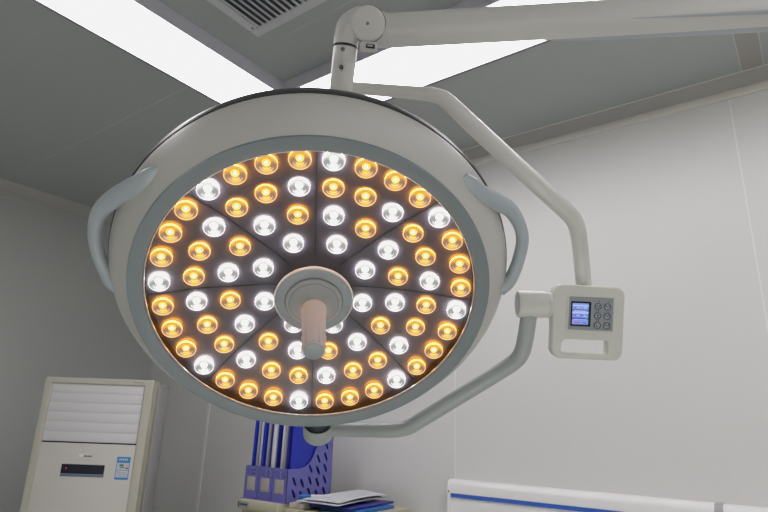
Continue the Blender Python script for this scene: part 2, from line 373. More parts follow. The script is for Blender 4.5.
# recessed light panel
GO = -0.0055
gp = [(0.0, -0.033+GO), (0.06, -0.033+GO), (0.1045, -0.0308+GO), (0.1638, -0.0235+GO), (0.224, -0.0137+GO), (0.2836, 0.004+GO), (0.3040, 0.007+GO)]
MB().lathe(gp, LX, 128, closed=False).build('light_panel', M['panelglass'], lamp, ang=60)
def gh(r):
    for i in range(len(gp)-1):
        if gp[i][0] <= r <= gp[i+1][0]:
            t = (r-gp[i][0])/(gp[i+1][0]-gp[i][0]); return gp[i][1]*(1-t)+gp[i+1][1]*t
    return gp[-1][1]
for s in range(8):
    a = math.radians(88.3+45*s); ca, sa = math.cos(a), math.sin(a); mb = MB()
    rs = [0.07, 0.1045, 0.1638, 0.224, 0.2836, 0.302]
    for q in range(5):
        ra, rb = rs[q], rs[q+1]
        for w, hh, mi in ((0.0015, 0.0010, 0),):
            P = []
            for (r_, sg) in ((ra, -1), (rb, -1), (rb, 1), (ra, 1)):
                P.append((r_*ca-sg*w/2*sa, r_*sa+sg*w/2*ca, gh(r_)+hh))
            Bt = [(x_, y_, z_-hh+0.0001) for x_, y_, z_ in P]
            mb.add([LX @ Vector(p) for p in P+Bt], [(0, 1, 2, 3), (4, 7, 6, 5), (0, 4, 5, 1), (1, 5, 6, 2), (2, 6, 7, 3), (3, 7, 4, 0)])
    mb.build('panel_seam', M['divider'], lamp)
# leds
def led_mesh(mt, name):
    mb = MB(); I = Matrix.Identity(4); O = Matrix.Translation((0, 0.0034, 0))
    mb.lathe([(0.0, -0.0024), (0.0105, -0.0022), (0.0150, -0.0014), (0.0192, -0.0002)], I, 32, 0, closed=False)   # cup
    mb.lathe([(0.0192, -0.0002), (0.0196, 0.0005), (0.0203, 0.0006), (0.0208, 0.0000)], I, 32, 1, closed=False)
    mb.lathe([(0.0208, 0.0), (0.0206, -0.0018), (0.0190, GO-0.0008)], I, 32, 2, closed=False)  # added glowing skirt that casts the halo
    mb.lathe([(0.0052, -0.0022), (0.0058, -0.0008), (0.0070, -0.0006), (0.0078, -0.0022)], O, 20, 3, closed=False)
    mb.lathe([(0.0, 0.0012), (0.0018, 0.0007), (0.0029, -0.0006), (0.0031, -0.0022)], O, 16, 4, closed=False)
    for rr, a0, a1, w, mi in ((0.0140, 205, 335, 0.0010, 1), (0.0098, 222, 318, 0.0014, 3), (0.0165, 20, 65, 0.0010, 1), (0.0165, 115, 160, 0.0010, 1)):   # caustic streaks put in as glowing arcs
        vs = []; fs = []; n = 12
        for k in range(n+1):
            t = math.radians(a0+(a1-a0)*k/n); h = w*math.sin(PI*k/n)**.5/2+1e-4
            for r_, z_ in ((rr-h, -0.0016), (rr, -0.0004), (rr+h, -0.0012)): vs.append((r_*math.cos(t), r_*math.sin(t), z_))
        for k in range(n):
            for q in (0, 1): fs.append((k*3+q, k*3+q+1, k*3+q+4, k*3+q+3))
        mb.add(vs, fs, mi)
    for v in mb.v: v.x *= .91; v.y *= .91
    return mb, [mt['cup'], mt['rim'], mt['skirt'], mt['ring'], mt['core']], name
base = {}
for key, mt, nm in (('A', AMB, 'amber_light'), ('W', WHT, 'white_light')):
    mb, ms, n_ = led_mesh(mt, nm)
    o = mb.build(nm, ms, None, ang=40, origin=Vector((0, 0, 0))); base[key] = o; o.parent = lamp
used = {'A': False, 'W': False}
rings = [(0.2818, 0.004, 'AAAW', 1), (0.224, -0.0137, 'WAA', .97), (0.1638, -0.0235, 'AW', .97), (0.1045, -0.0308, 'W', 1)]
for r_, h_, pat, sc in rings:
    m_ = len(pat); slope = 0.16 if r_ > .15 else 0.05
    for i in range(8*m_):
        key = pat[i % m_]; a = math.radians(88.3 + (i+.5)*45/m_)
        src = base[key]
        if used[key]:
            o = src.copy(); COL.objects.link(o); o.parent = lamp
        else: o = src; used[key] = True
        o['label'] = 'amber glowing lens' if key == 'A' else 'white glowing lens'
        nrm = Vector((-slope*math.cos(a), -slope*math.sin(a), 1)).normalized()
        loc = Vector((r_*math.cos(a), r_*math.sin(a), h_))
        X = LX @ frame(loc, Vector((1, 0, 0)), nrm)
        X.translation = X.translation - mount
        o.matrix_local = X
# centre hub and sterile grip
hub = MB(); HX = LX @ Matrix.Translation((0, 0, 0.009))
hub.lathe([(0.045, -0.05), (0.045, -0.006), (0.072, -0.004), (0.0745, -0.001), (0.0735, 0.0035), (0.071, 0.005), (0.0665, 0.0055), (0.0545, 0.0062), (0.0535, 0.004), (0.0525, 0.004)], HX, 72, 0, closed=False)
hub.lathe([(0.0525, 0.004), (0.0525, 0.0100), (0.0505, 0.0122), (0.0465, 0.0138), (0.0455, 0.0130), (0.0447, 0.0145), (0.036, 0.0185), (0.029, 0.022), (0.0245, 0.026), (0.022, 0.030)], HX, 72, 0, closed=False)
hb = hub.build('centre_hub', M['hub'], lamp, ang=30)
MB().lathe([(0.0742, -0.002), (0.0749, 0.0005), (0.0744, 0.0038), (0.0728, 0.0052), (0.0722, 0.0046)], HX, 72, closed=False).build('hub_rim', M['ac_louver'], hb)  # white colour puts the edge highlight on the hub
gx = LX @ Matrix.Rotation(math.radians(1.0), 4, 'Y')
g = MB().lathe([(0.0245, 0.018), (0.0228, 0.028), (0.0222, 0.05), (0.0208, 0.10), (0.0196, 0.135), (0.0188, 0.149), (0.0175, 0.1535)], gx, 40, closed=False)
for k in range(12):      # shallow ribs round the lower grip
    a = 2*PI*k/12
    g.sweep([gx @ Vector((0.0205*math.cos(a), 0.0205*math.sin(a), 0.115)), gx @ Vector((0.0192*math.cos(a), 0.0192*math.sin(a), 0.148))], [0.0012, 0.0012], up=Lu if abs(math.sin(a)) > .5 else Lv, n=8, sub=2)
gr = g.build('sterile_handle', M['grip'], lamp, ang=40)
MB().lathe([(0.0178, 0.1528), (0.0176, 0.1545), (0.0160, 0.1555), (0.0, 0.1550)], gx, 32, closed=False).build('handle_cap', M['hub'], gr)
# side handles
def side_handle(loc, rad, hs):
    P = [lp(x_, y_, h_) for (x_, y_), h_ in zip(loc, hs)]
    return MB().sweep(P, rad, up=Ln, n=20, sub=6).build('side_handle', M['handle'], lamp, ang=60)
side_handle([(-0.2450, 0.2560), (-0.2640, 0.2420), (-0.2959, 0.2200), (-0.3343, 0.1937), (-0.3704, 0.159), (-0.3888, 0.1175), (-0.3928, 0.0738), (-0.3857, 0.0354), (-0.3770, 0.0130), (-0.3640, 0.002)],
            [(.0085, .003), (.0165, .008), (.0180, .012), (.0168, .014), (.0142, .014), (.0125, .0135), (.0122, .0135), (.0128, .014), (.0138, .0150), (.0135, .0145)],
            [-0.007, -0.006, -0.012, -0.026, -0.038, -0.042, -0.042, -0.038, -0.033, -0.030])
side_handle([(0.2590, 0.2510), (0.2720, 0.2360), (0.2932, 0.2158), (0.3301, 0.1932), (0.3640, 0.1700), (0.3901, 0.1343), (0.4016, 0.101), (0.4020, 0.0606), (0.3956, 0.0259), (0.3850, 0.006), (0.3690, -0.007)],
            [(.0085, .003), (.0165, .008), (.0178, .012), (.0168, .014), (.0145, .014), (.0125, .0135), (.0122, .0135), (.0122, .0135), (.0128, .014), (.0140, .0150), (.0138, .0145)],
            [-0.007, -0.006, -0.012, -0.026, -0.038, -0.042, -0.042, -0.042, -0.038, -0.033, -0.028])
# rear pivot hub at the far rim: axis lies in the plane of the disc
hx = frame(lp(0.003, -0.452, -0.05), Lu, Lv)
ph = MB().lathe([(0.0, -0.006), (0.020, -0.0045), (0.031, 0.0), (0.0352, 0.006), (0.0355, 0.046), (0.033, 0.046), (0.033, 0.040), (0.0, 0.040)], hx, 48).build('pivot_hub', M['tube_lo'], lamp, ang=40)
MB().lathe([(0.0, 0.038), (0.0328, 0.038), (0.0328, 0.0405), (0.028, 0.0425), (0.028, 0.0800), (0.0, 0.081)], hx, 40).build('pivot_shaft', M['hubdark'], ph)
# lower yoke tube
MB().sweep([pt(322, 429.5, 1.372), pt(345, 429.8, 1.37), pt(375, 430.3, 1.352), pt(396, 430, 1.338), pt(409, 427, 1.33), pt(421, 420, 1.32), pt(470, 390, 1.28), pt(497, 373.5, 1.255), pt(514, 362, 1.235), pt(521.5, 353, 1.222), pt(525.5, 338, 1.218), pt(528.5, 318, 1.213), pt(531, 304, 1.213)],
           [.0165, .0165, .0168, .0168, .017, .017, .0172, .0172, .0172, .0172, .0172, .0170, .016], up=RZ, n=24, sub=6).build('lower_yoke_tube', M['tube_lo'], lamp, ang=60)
# horizontal pivot sleeve
px_ = frame(pt(517.5, 304, 1.2), Vector(-RY), RX); px_ = frame(pt(517.8, 304, 1.212), RY, RX)
sv = MB().lathe([(0.0, 0.0015), (0.022, 0.0010), (0.0235, -0.001), (0.0275, -0.001), (0.0287, 0.001), (0.0287, 0.057), (0.0275, 0.0575), (0.0275, 0.0600), (0.0290, 0.0605), (0.0290, 0.0635), (0.0245, 0.0650), (0.0245, 0.0695), (0.0, 0.0695)], px_, 48).build('pivot_sleeve', M['tube'], lamp, ang=35)
MB().lathe([(0.0, -0.0012), (0.0225, -0.0012), (0.0225, 0.002), (0.0, 0.002)], px_, 40).build('sleeve_cap', M['tube_lo'], sv)
# upper yoke tube
MB().sweep([pt(344, 87.2, 1.17), pt(353, 87.8, 1.17), pt(400, 91.6, 1.165), pt(428, 94.2, 1.15), pt(440, 97, 1.142), pt(449, 103, 1.14), pt(480, 132, 1.13), pt(540, 187, 1.14), pt(566, 211, 1.155), pt(574.5, 221, 1.17), pt(578.5, 234, 1.19), pt(581, 255, 1.22), pt(584.5, 292, 1.245)],
           [.0118, .0118, .0128, .0140, .0150, .0160, .0172, .0175, .0175, .0172, .0168, .0165, .0165], up=RZ, n=24, sub=6).build('upper_yoke_tube', M['tube'], lamp, ang=60)
# drop post, collar, elbow
pa, pb = pt(340.0, 100, 1.16), pt(345.4, 48, 1.15)
axp = (pb-pa); pl = axp.length
pX = frame(pa, RX, axp)
post = MB().lathe([(0.0, -0.001), (0.0215, 0.0), (0.0228, 0.004), (0.0242, pl-0.004), (0.0240, pl)], pX, 40, closed=False).build('drop_post', M['tube'], lamp, ang=40)
for (sx, sy) in ((344.5, 51.5), (343.0, 69)):
    p = pt(sx, sy, 1.15); n_ = camv(-0.08, 0.15, -1).normalized()
    q = p + n_*0.0215
    MB().lathe([(0.0, 0.004), (0.0018, 0.004), (0.0022, 0.0015), (0.0038, 0.0035), (0.0044, 0.001), (0.0044, -0.003)], frame(q, RX, n_), 14).build('screw', M['screw'], post)
# bracket elbow
el = MB().sweep([pt(345.5, 46.5, 1.15), pt(346.8, 38, 1.15), pt(351.5, 29, 1.15), pt(361, 24.5, 1.15), pt(373, 27, 1.15), pt(388, 30, 1.15)],
                [(.0240, .0240), (.0250, .0255), (.0310, .028), (.0355, .028), (.0340, .026), (.0300, .024)], up=camv(0, 0, 1), n=28, sub=8).build('elbow', M['arm'], lamp, ang=60)
MB().lathe([(0.0238, -0.0012), (0.0246, -0.0012), (0.0246, 0.0008), (0.0238, 0.0008)], frame(pb+axp.normalized()*0.001, RX, axp), 40, closed=False).build('collar_seam', M['dark'], el)
jn = camv(-0.10, 0.28, -1).normalized()
jX = frame(pt(369.6, 25.3, 1.15)+jn*0.0245, RX, jn)
jd = MB().lathe([(0.0, 0.0085), (0.0305, 0.0085), (0.0332, 0.0065), (0.0337, 0.003), (0.0337, -0.028), (0.0, -0.028)], jX, 56).build('joint_disc', M['tube'], lamp, ang=35)
MB().lathe([(0.0339, -0.001), (0.0348, -0.001), (0.0348, -0.006), (0.0339, -0.006)], jX, 56, closed=False).build('disc_seam', M['dark'], jd)
MB().lathe([(0.0, 0.0090), (0.0032, 0.0090), (0.0036, 0.0080), (0.0036, 0.006)], jX, 14, closed=False).build('screw', M['screw'], jd)
# spring arm (rounded rectangular section) with a lower cover
upw = Vector((0, 0, 1))
arm = MB().sweep([pt(372, 31.5, 1.16), pt(386, 31, 1.16), pt(420, 28.8, 1.16), pt(540, 22, 1.16), pt(768, 8.7, 1.16), pt(985, -4, 1.16)],
           [(.026, .0250), (.0275, .0280), (.0275, .0285), (.0285, .0290), (.030, .0300), (.031, .031)], up=upw, n=40, sub=6, power=4.0).build('spring_arm', M['arm'], lamp, ang=50)
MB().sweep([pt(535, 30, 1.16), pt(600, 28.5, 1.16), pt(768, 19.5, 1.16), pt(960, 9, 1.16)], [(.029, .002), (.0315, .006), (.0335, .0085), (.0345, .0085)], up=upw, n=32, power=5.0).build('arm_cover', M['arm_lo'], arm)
lug = MB().box(frame(pt(368.5, 47.0, 1.132), camv(1, 0.05, 0), camv(0.0, 0.35, -1)), (0.034, 0.020, 0.03), 0.006).build('arm_lug', M['arm'], lamp)
MB().box(frame(pt(370.3, 46.2, 1.1155), camv(1, 0.12, 0), camv(0, 0.35, -1)), (0.0170, 0.0078, 0.004), 0.0008).build('slot', M['dark'], lug)
MB().box(frame(pt(370.0, 45.6, 1.1148), camv(1, 0.12, 0), camv(0, 0.35, -1)), (0.0110, 0.0030, 0.004), 0.0006).build('slot_catch', M['vent'], lug)
# ceiling column (off frame) that carries the arm
endp_ = pt(985, -4, 1.16)
MB().lathe([(0.0, endp_.z-0.06), (0.045, endp_.z-0.055), (0.05, endp_.z-0.04), (0.05, ZC-0.05), (0.11, ZC-0.04), (0.13, ZC-0.02), (0.13, ZC)], Matrix.Translation((endp_.x, endp_.y, 0)), 40).build('ceiling_column', M['tube'], lamp, ang=35)

# control panel, a camera-side box with a hand hole
S = 1.2/F
ex = camv(1, 0.045, 0.0).normalized(); ez = camv(0.0, 0.0, -1.0)
CX = frame(pt(588.2, 322.8, 1.2), ex, ez)
def cpl(x_, y_): # pixel -> local
    dx, dy = (x_-588.2)*S, (y_-322.8)*S
    ex2 = (1, 0.045); 
    return (dx*1.0+dy*0.045, -(dy-dx*0.045))
W2, H2 = 36.0*S, 37.0*S
hole = rrect(-25.6*S, -31.0*S, 20.3*S, -17.4*S, [0.004, 0.013, 0.004, 0.006])
outer = rrect(-W2, -H2, W2, H2, [0.019, 0.019, 0.022, 0.019], 8)
body = MB().prism(outer, [hole], CX, 0.026, 0.0045, seg=4).build('control_panel', M['cp'], lamp, ang=50)
rf = MB()
def cframe(dx, dy, dz): return CX @ Matrix.Translation((dx, dy, dz))
pc = ((590.2-588.2)*S, -(313.6-322.8)*S)
rimo = rrect(-24*S, -18.5*S, 24*S, 18.5*S, 0.006); rimi = rrect(-22.2*S, -16.6*S, 22.2*S, 16.6*S, 0.002)
MB().prism(rimo, [rimi], cframe(pc[0], pc[1], 0.0022), 0.0022, 0.0008).build('plate_surround', M['cp'], body, ang=50)
MB().prism(rrect(-22.0*S, -16.4*S, 22.0*S, 16.4*S, 0.002), [], cframe(pc[0], pc[1], 0.0010), 0.0010).build('control_plate', M['cp_plate'], body)
scx, scy = (580.1-588.2)*S, -(314.1-322.8)*S
MB().prism(rrect(-10*S, -12.4*S, 10*S, 12.4*S, 0.0012), [], cframe(scx, scy, 0.0026), 0.0015).build('screen_frame', M['lcd_frame'], body)
mb = MB()
def rq(mb, cx, cy, w, h, z, mi): mb.box(cframe(scx+cx*S, scy+cy*S, z), (w*S, h*S, 0.0003), 0, mi)
rq(mb, -.6, 0, 16, 21, 0.0028, 0)
rq(mb, -.6, 8.2, 16, 1.2, 0.0030, 1); rq(mb, -.6, 1.2, 16, 1.6, 0.0030, 1); rq(mb, -.6, -4.6, 16, 1.8, 0.0030, 2); rq(mb, -.6, 3.8, 16, 1.2, 0.0030, 2)
rq(mb, -.6, 2.9, 13, .9, .0032, 1); rq(mb, -.6, -5.6, 13, .6, .0032, 1); rq(mb, -.6, -1.4, 16, .6, .0032, 2)
rq(mb, 5.6, 3.2, 1.3, 1.7, .0034, 3); rq(mb, 5.6, -5.0, 1.3, 1.7, .0034, 3)
rq(mb, -5.6, 6.3, 1.0, 1.3, .0034, 2); rq(mb, -3, 6.3, 2.6, .8, .0034, 1); rq(mb, -5.6, -1.7, .9, 2, .0034, 4); rq(mb, -3, -1.6, 2.6, .8, .0034, 1); rq(mb, 4, 6.3, 3, 1, .0034, 1); rq(mb, 4, -1.9, 3, 1, .0034, 1)
rq(mb, -4.2, -8.6, 6, .9, .0034, 4); rq(mb, 3.6, -8.9, 4, .9, .0034, 2)
mb.build('screen', [M['lcd'], M['lcd_light'], M['lcd_dark'], M['lcd_green'], M['lcd_red']], body)
icons = [['bar', 'down'], ['plus', 'bar'], ['right', 'dash']]
for i, by in enumerate((306.0, 315.4, 324.9)):
    for j, bx in enumerate((597.0, 606.4)):
        X = cframe((bx-588.2)*S, -(by-322.8)*S, 0.001)
        bt = MB()
        bt.lathe([(3.4*S, 0), (3.4*S, 0.0018), (2.9*S, 0.0020), (2.7*S, 0.0014), (2.7*S, 0.0005)], X, 24, 0, closed=False)
        bt.lathe([(2.7*S, 0.0010), (2.2*S, 0.0018), (0.0, 0.0022)], X, 24, 1, closed=False)
        def ic(x_, y_, w, h): bt.box(X @ Matrix.Translation((x_*S, y_*S, 0.0024)), (w*S, h*S, 0.0005), 0, 0)
        if (i, j) in ((1, 0),): ic(0, 0.4, .7, 2.4); ic(0, 0.4, 2.4, .7); ic(0, -1.6, 3, .6)
        elif j == 1: ic(0, 0, 2.4, .8); ic(-1.5, 1.0, .8, 1.2); ic(1.5, 1.0, .8, 1.2)
        elif i == 2: ic(-1.2, 0, .8, 2.4); ic(-.2, -1, 1.6, .8)
        else: ic(-1.3, .6, .9, 1.6); ic(1.3, .6, .9, 1.6); ic(0, -1.2, 2.2, .8)
        bt.build('button', [M['btn_ring'], M['btn']], body)
for (dx_, dy_) in ((597.9, 301.0), (607.3, 301.2), (597.9, 310.8), (607.3, 311.2), (597.9, 320.1)):
    MB().box(cframe((dx_-588.2)*S, -(dy_-322.8)*S, 0.0012), (1.0*S, 0.8*S, 0.0006)).build('indicator_dot', M['btn_ring'], body)

# ------------------------------------------------------------------ floor-standing air conditioner
tq = 2.7
a1, a2 = pt(46, 376.3, tq), pt(154.3, 380.3, tq)
zt_ = (a1.z+a2.z)/2; a1.z = a2.z = zt_
exA = (a2-a1).normalized(); nA = exA.cross(Vector((0, 0, 1))).normalized()      # outward towards the camera
if nA.dot(CAM-a1) < 0: nA = -nA
AX = frame(Vector((a1.x, a1.y, 0)), exA, nA)      # local x along front, y up, z towards viewer
wA = (a2-a1).length
def ac(px, py, off=0.0):
    d = ray(px, py); t = nA.dot(a1-CAM+nA*off)/nA.dot(d); p = CAM+d*t; q = p-Vector((a1.x, a1.y, 0)); return q.dot(exA), q.z
acr = thing('air_conditioner', Vector((a1.x, a1.y, 0))+exA*wA/2-nA*0.15, 'ivory floor-standing air conditioner with a white louvre and black display', 'air conditioner')
def abox(mb, x0, y0, x1, y1, z0, z1, bev=0, mi=0): return mb.box(AX @ Matrix.Translation(((x0+x1)/2, (y0+y1)/2, (z0+z1)/2)), (x1-x0, y1-y0, z1-z0), bev, mi)
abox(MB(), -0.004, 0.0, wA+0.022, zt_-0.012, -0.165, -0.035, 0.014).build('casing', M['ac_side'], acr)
L0 = ac(50.5, 382.0); L1 = ac(144.8, 386.4); L2 = ac(136.0, 444.5); L3 = ac(41.5, 440.0)
lx0 = (L0[0]+L3[0])/2; lx1 = (L1[0]+L2[0])/2; lzt = (L0[1]+L1[1])/2; lzb = (L2[1]+L3[1])/2
fr = MB().prism([(0, 0), (wA, 0)]+[(wA-0.012+0.012*math.cos(t), zt_-0.012+0.012*math.sin(t)) for t in [i*PI/2/5 for i in range(6)]]+[(0.012-0.012*math.sin(t), zt_-0.012+0.012*math.cos(t)) for t in [i*PI/2/5 for i in range(6)]],
    [[(lx0, 0.06), (lx0, lzt), (lx1, lzt), (lx1, 0.06)]], AX, 0.035, 0.004)
fr.build('front_frame', M['ac'], acr, ang=40)
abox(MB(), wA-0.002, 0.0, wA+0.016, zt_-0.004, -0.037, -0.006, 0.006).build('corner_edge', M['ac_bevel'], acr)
abox(MB(), lx0+0.001, lzb, lx1-0.001, lzt-0.001, -0.03, -0.010).build('louvre_bed', M['ac_gap'], acr)
lv = MB(); nl = 6; hh = (lzt-lzb)/nl
for i in range(nl): abox(lv, lx0+0.004, lzb+i*hh+0.0015, lx1-0.004, lzb+(i+1)*hh-0.0005, -0.012, -0.008, 0.0008)
lv.build('louvre', M['ac_louver'], acr)
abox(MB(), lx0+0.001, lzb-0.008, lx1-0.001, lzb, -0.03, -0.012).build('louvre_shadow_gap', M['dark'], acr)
door = abox(MB(), lx0+0.001, 0.062, lx1-0.001, lzb-0.006, -0.03, -0.003, 0.002).build('front_panel', M['ac_door'], acr)
def quadpx(px0, py0, px1, py1): a = ac(px0, py0); b = ac(px1, py1); return a[0], b[1], b[0], a[1]
D0 = ac(61.5, 463.6); D1 = ac(104.8, 465.4); D2 = ac(102.6, 477.5); D3 = ac(59.5, 476.0)
dx0 = (D0[0]+D3[0])/2; dx1 = (D1[0]+D2[0])/2; dzt = (D0[1]+D1[1])/2; dzb = (D2[1]+D3[1])/2
dsp = abox(MB(), dx0, dzb, dx1, dzt, -0.004, -0.0015, 0.001).build('display', M['ac_disp'], acr)
abox(MB(), dx0+0.002, dzb+0.001, dx1-0.002, dzb+(dzt-dzb)*0.24, -0.0016, -0.0005, 0.0005).build('display_strip', M['ac_strip'], dsp)
abox(MB(), dx0+0.020, dzt-0.021, dx0+0.025, dzt-0.015, -0.0016, -0.0008).build('power_light', M['red_led'], dsp)
lg = ac(85.5, 456.2)
lgm = MB(); abox(lgm, lg[0]-0.030, lg[1]-0.005, lg[0]-0.012, lg[1]+0.006, -0.0032, -0.0015, 0.002, 0)
for k in range(6): abox(lgm, lg[0]-0.010+k*0.0065, lg[1]-0.003, lg[0]-0.0055+k*0.0065, lg[1]+0.003+0.001*(k % 2), -0.0032, -0.0018, 0, 1)
lgm.build('logo', [M['st_logo'], M['logo_dark']], acr)
T0 = ac(117.6, 456.8); T1 = ac(130.9, 457.3); T2 = ac(127.0, 480.0); T3 = ac(113.6, 479.5)
tx0 = (T0[0]+T3[0])/2; tx1 = (T1[0]+T2[0])/2; tzt = (T0[1]+T1[1])/2; tzb = (T2[1]+T3[1])/2; th = tzt-tzb; tw = tx1-tx0
st = MB(); abox(st, tx0, tzb, tx1, tzt, -0.0035, -0.0022, 0, 0)
abox(st, tx0+.003, tzb+th*.09, tx1-.003, tzt-th*.26, -0.0023, -0.0018, 0, 1)
abox(st, tx0+.003, tzb+th*.40, tx1-.003, tzb+th*.42, -0.0019, -0.0014, 0, 0)
abox(st, tx0+tw*.25, tzb+th*.58, tx0+tw*.55, tzb+th*.68, -0.0019, -0.0013, 0, 2); abox(st, tx0+tw*.3, tzb+th*.52, tx0+tw*.62, tzb+th*.56, -0.0019, -0.0013, 0, 2)
abox(st, tx0+tw*.72, tzb+th*.47, tx0+tw*.92, tzb+th*.54, -0.0019, -0.0013, 0, 3)
for k in range(3): abox(st, tx0+tw*.15, tzb+th*(.14+.08*k), tx0+tw*.85, tzb+th*(.155+.08*k), -0.0019, -0.0013, 0, 4)
for k in range(5): abox(st, tx0+tw*(.15+.14*k), tzb+th*.84, tx0+tw*(.25+.14*k), tzb+th*.93, -0.0023, -0.0016, 0, 1)
st.build('energy_sticker', [M['st_blue'], M['st_white'], M['st_green'], M['st_red'], M['label']], acr)
mdl = ac(139.5, 382.6); mk = MB()
for k in range(6): abox(mk, mdl[0]-0.028+k*0.0085, mdl[1]-0.0025, mdl[0]-0.022+k*0.0085, mdl[1]+0.0025, -0.0005, 0.0005)
mk.build('model_marking', M['ac_bevel'], acr)

# ------------------------------------------------------------------ cabinet with file holder and papers
ZB = CAM.z-0.305         # underside of the file holder
cb = thing('storage_cabinet', (-1.75, 1.98, 0), 'low white two-door cabinet against the wall under the files', 'cabinet')
MB().aabb((-2.15, 1.72, 0.06), (-1.34, 2.262, ZB-0.12), 0.004).build('body', M['cab'], cb)
MB().aabb((-2.11, 1.76, 0.0), (-1.38, 2.24, 0.06)).build('plinth', M['dark'], cb)
for xa, xc in ((-2.145, -1.747), (-1.743, -1.345)):
    dr = MB().aabb((xa, 1.702, 0.07), (xc, 1.72, ZB-0.125), 0.003).build('door', M['cab'], cb)
    hx_ = xc-0.03 if xa < -2 else xa+0.03
    MB().aabb((hx_-0.006, 1.685, 0.55), (hx_+0.006, 1.702, 0.67), 0.003).build('handle', M['screw'], dr)
hx0, hx1, hy0, hy1 = -2.044, -1.790, 1.782, 2.052
b1 = thing('document_box', ((hx0+hx1)/2-.01, 1.93, ZB-0.12), 'cream document box with a small grey label, under the purple file holder', 'box', 'cream boxes on the cabinet')
MB().aabb((hx0+0.024, hy0-0.022, ZB-0.12), (hx1-0.012, 2.20, ZB-0.036), 0.004).build('body', M['cream'], b1)
MB().aabb((hx0+0.010, hy0-0.040, ZB-0.036), (hx1-0.004, 2.21, ZB), 0.004).build('lid', M['cream'], b1)
lbm = MB(); lbm.aabb((hx0+0.022, hy0-0.0415, ZB-0.029), (hx0+0.084, hy0-0.040, ZB-0.009), 0, 0)
lbm.aabb((hx0+0.022, hy0-0.0425, ZB-0.029), (hx0+0.027, hy0-0.0415, ZB-0.009), 0, 1)
for k in range(5): lbm.aabb((hx0+0.034+k*0.009, hy0-0.0425, ZB-0.022), (hx0+0.040+k*0.009, hy0-0.0415, ZB-0.015), 0, 1)
lbm.build('label', [M['label'], M['dark']], b1)
tag(MB().aabb((-1.783, 1.775, ZB-0.12), (-1.46, 2.20, ZB-0.015), 0.005).build('document_box', M['cream']), 'plain cream box on the cabinet beneath the loose papers', 'box', 'cream boxes on the cabinet')
# holder
hd = thing('magazine_holder', ((hx0+hx1)/2, (hy0+hy1)/2, ZB), 'lavender plastic three-slot magazine holder with slotted sides', 'file holder')
fh = 0.130; Hh = 0.300; Lh = hy1-hy0
def side_prof():
    p = [(0, 0), (Lh, 0), (Lh, Hh)]
    p += [(Lh*0.80, Hh)]
    p += [(Lh*0.72, Hh-0.035), (Lh*0.62, Hh-0.085), (Lh*0.53, Hh-0.128), (Lh*0.46, fh+0.020), (Lh*0.36, fh+0.006), (Lh*0.25, fh), (0, fh)]
    return p
def slot(cx, cy, L_, w, ang):
    out = []; ca, sa = math.cos(ang), math.sin(ang)
    for sgn, a0 in ((1, -90), (-1, 90)):
        for k in range(4):
            t = math.radians(a0+180*k/3); x_ = sgn*(L_/2-w/2)+w/2*math.cos(t); y_ = w/2*math.sin(t)
            out.append((cx+x_*ca-y_*sa, cy+x_*sa+y_*ca))
    return out
import itertools
slots = []
for c_ in range(5):
    for r_ in range(7):
        sx = 0.042+c_*0.046; sz = 0.034+r_*0.047-(0.008 if c_ % 2 else 0)
        lim = Hh-0.02 if sx > Lh*0.80 else (fh-0.0 if sx < Lh*0.42 else fh+(Hh-fh)*(sx-Lh*0.42)/(Lh*0.40))-0.008
        if sz+0.026 < lim and sx < Lh-0.025: slots.append(slot(sx, sz, 0.041, 0.0120, math.radians(122)))
sw = 0.0022
for nm, xx, hol in (('side_wall', hx1, slots), ('side_wall', hx0+sw, slots)):
    X = frame(Vector((xx, hy0, ZB)), Vector((0, 1, 0)), Vector((1, 0, 0)))
    MB().prism(side_prof(), hol, X, sw).build(nm, M['purple'], hd)
for xd in (hx0+(hx1-hx0)/3, hx0+2*(hx1-hx0)/3):
    X = frame(Vector((xd, hy0+0.002, ZB+0.002)), Vector((0, 1, 0)), Vector((1, 0, 0)))
    MB().prism([(x_*0.985, y_*0.985) for x_, y_ in side_prof()], [], X, sw).build('divider', M['purple'], hd)
X = frame(Vector((hx0, hy0, ZB)), Vector((1, 0, 0)), Vector((0, -1, 0)))
Wh = hx1-hx0; holes = []
for k in range(3):
    cx = Wh*(k+.5)/3
    for q in range(5):
        for s_ in range(2): holes.append(slot(cx-0.026+q*0.013, fh-0.017-0.014*s_, 0.013, 0.0050, math.radians(125)))
fw_ = MB().prism(rrect(0, 0, Wh, fh, 0.003), holes, X, 0.0022).build('front_wall', M['purple'], hd)
for k in range(3):
    cx = Wh*(k+.5)/3
    MB().box(X @ Matrix.Translation((cx, fh*0.46, 0.0010)), (0.050, 0.054, 0.002), 0.0008).build('label_card', M['tag'], fw_)
    t_ = MB(); t_.box(X @ Matrix.Translation((cx-0.012, fh*0.30, 0.0022)), (0.006, 0.006, 0.002), 0); t_.box(X @ Matrix.Translation((cx+0.006, fh*0.30, 0.0022)), (0.006, 0.006, 0.002), 0)
    t_.build('label_print', M['ac_bevel'], fw_)
for k in (1, 2): MB().box(X @ Matrix.Translation((Wh*k/3, fh/2, 0.0006)), (0.003, fh*0.96, 0.0016), 0.0005).build('rib', M['purple_d'], fw_)
MB().aabb((hx0-0.004, hy0-0.012, ZB), (hx1+0.003, hy1, ZB+0.0022), 0.0008).build('base', M['purple'], hd)
MB().aabb((hx0, hy1-0.0022, ZB), (hx1, hy1, ZB+Hh), 0.0008).build('back_wall', M['purple'], hd)
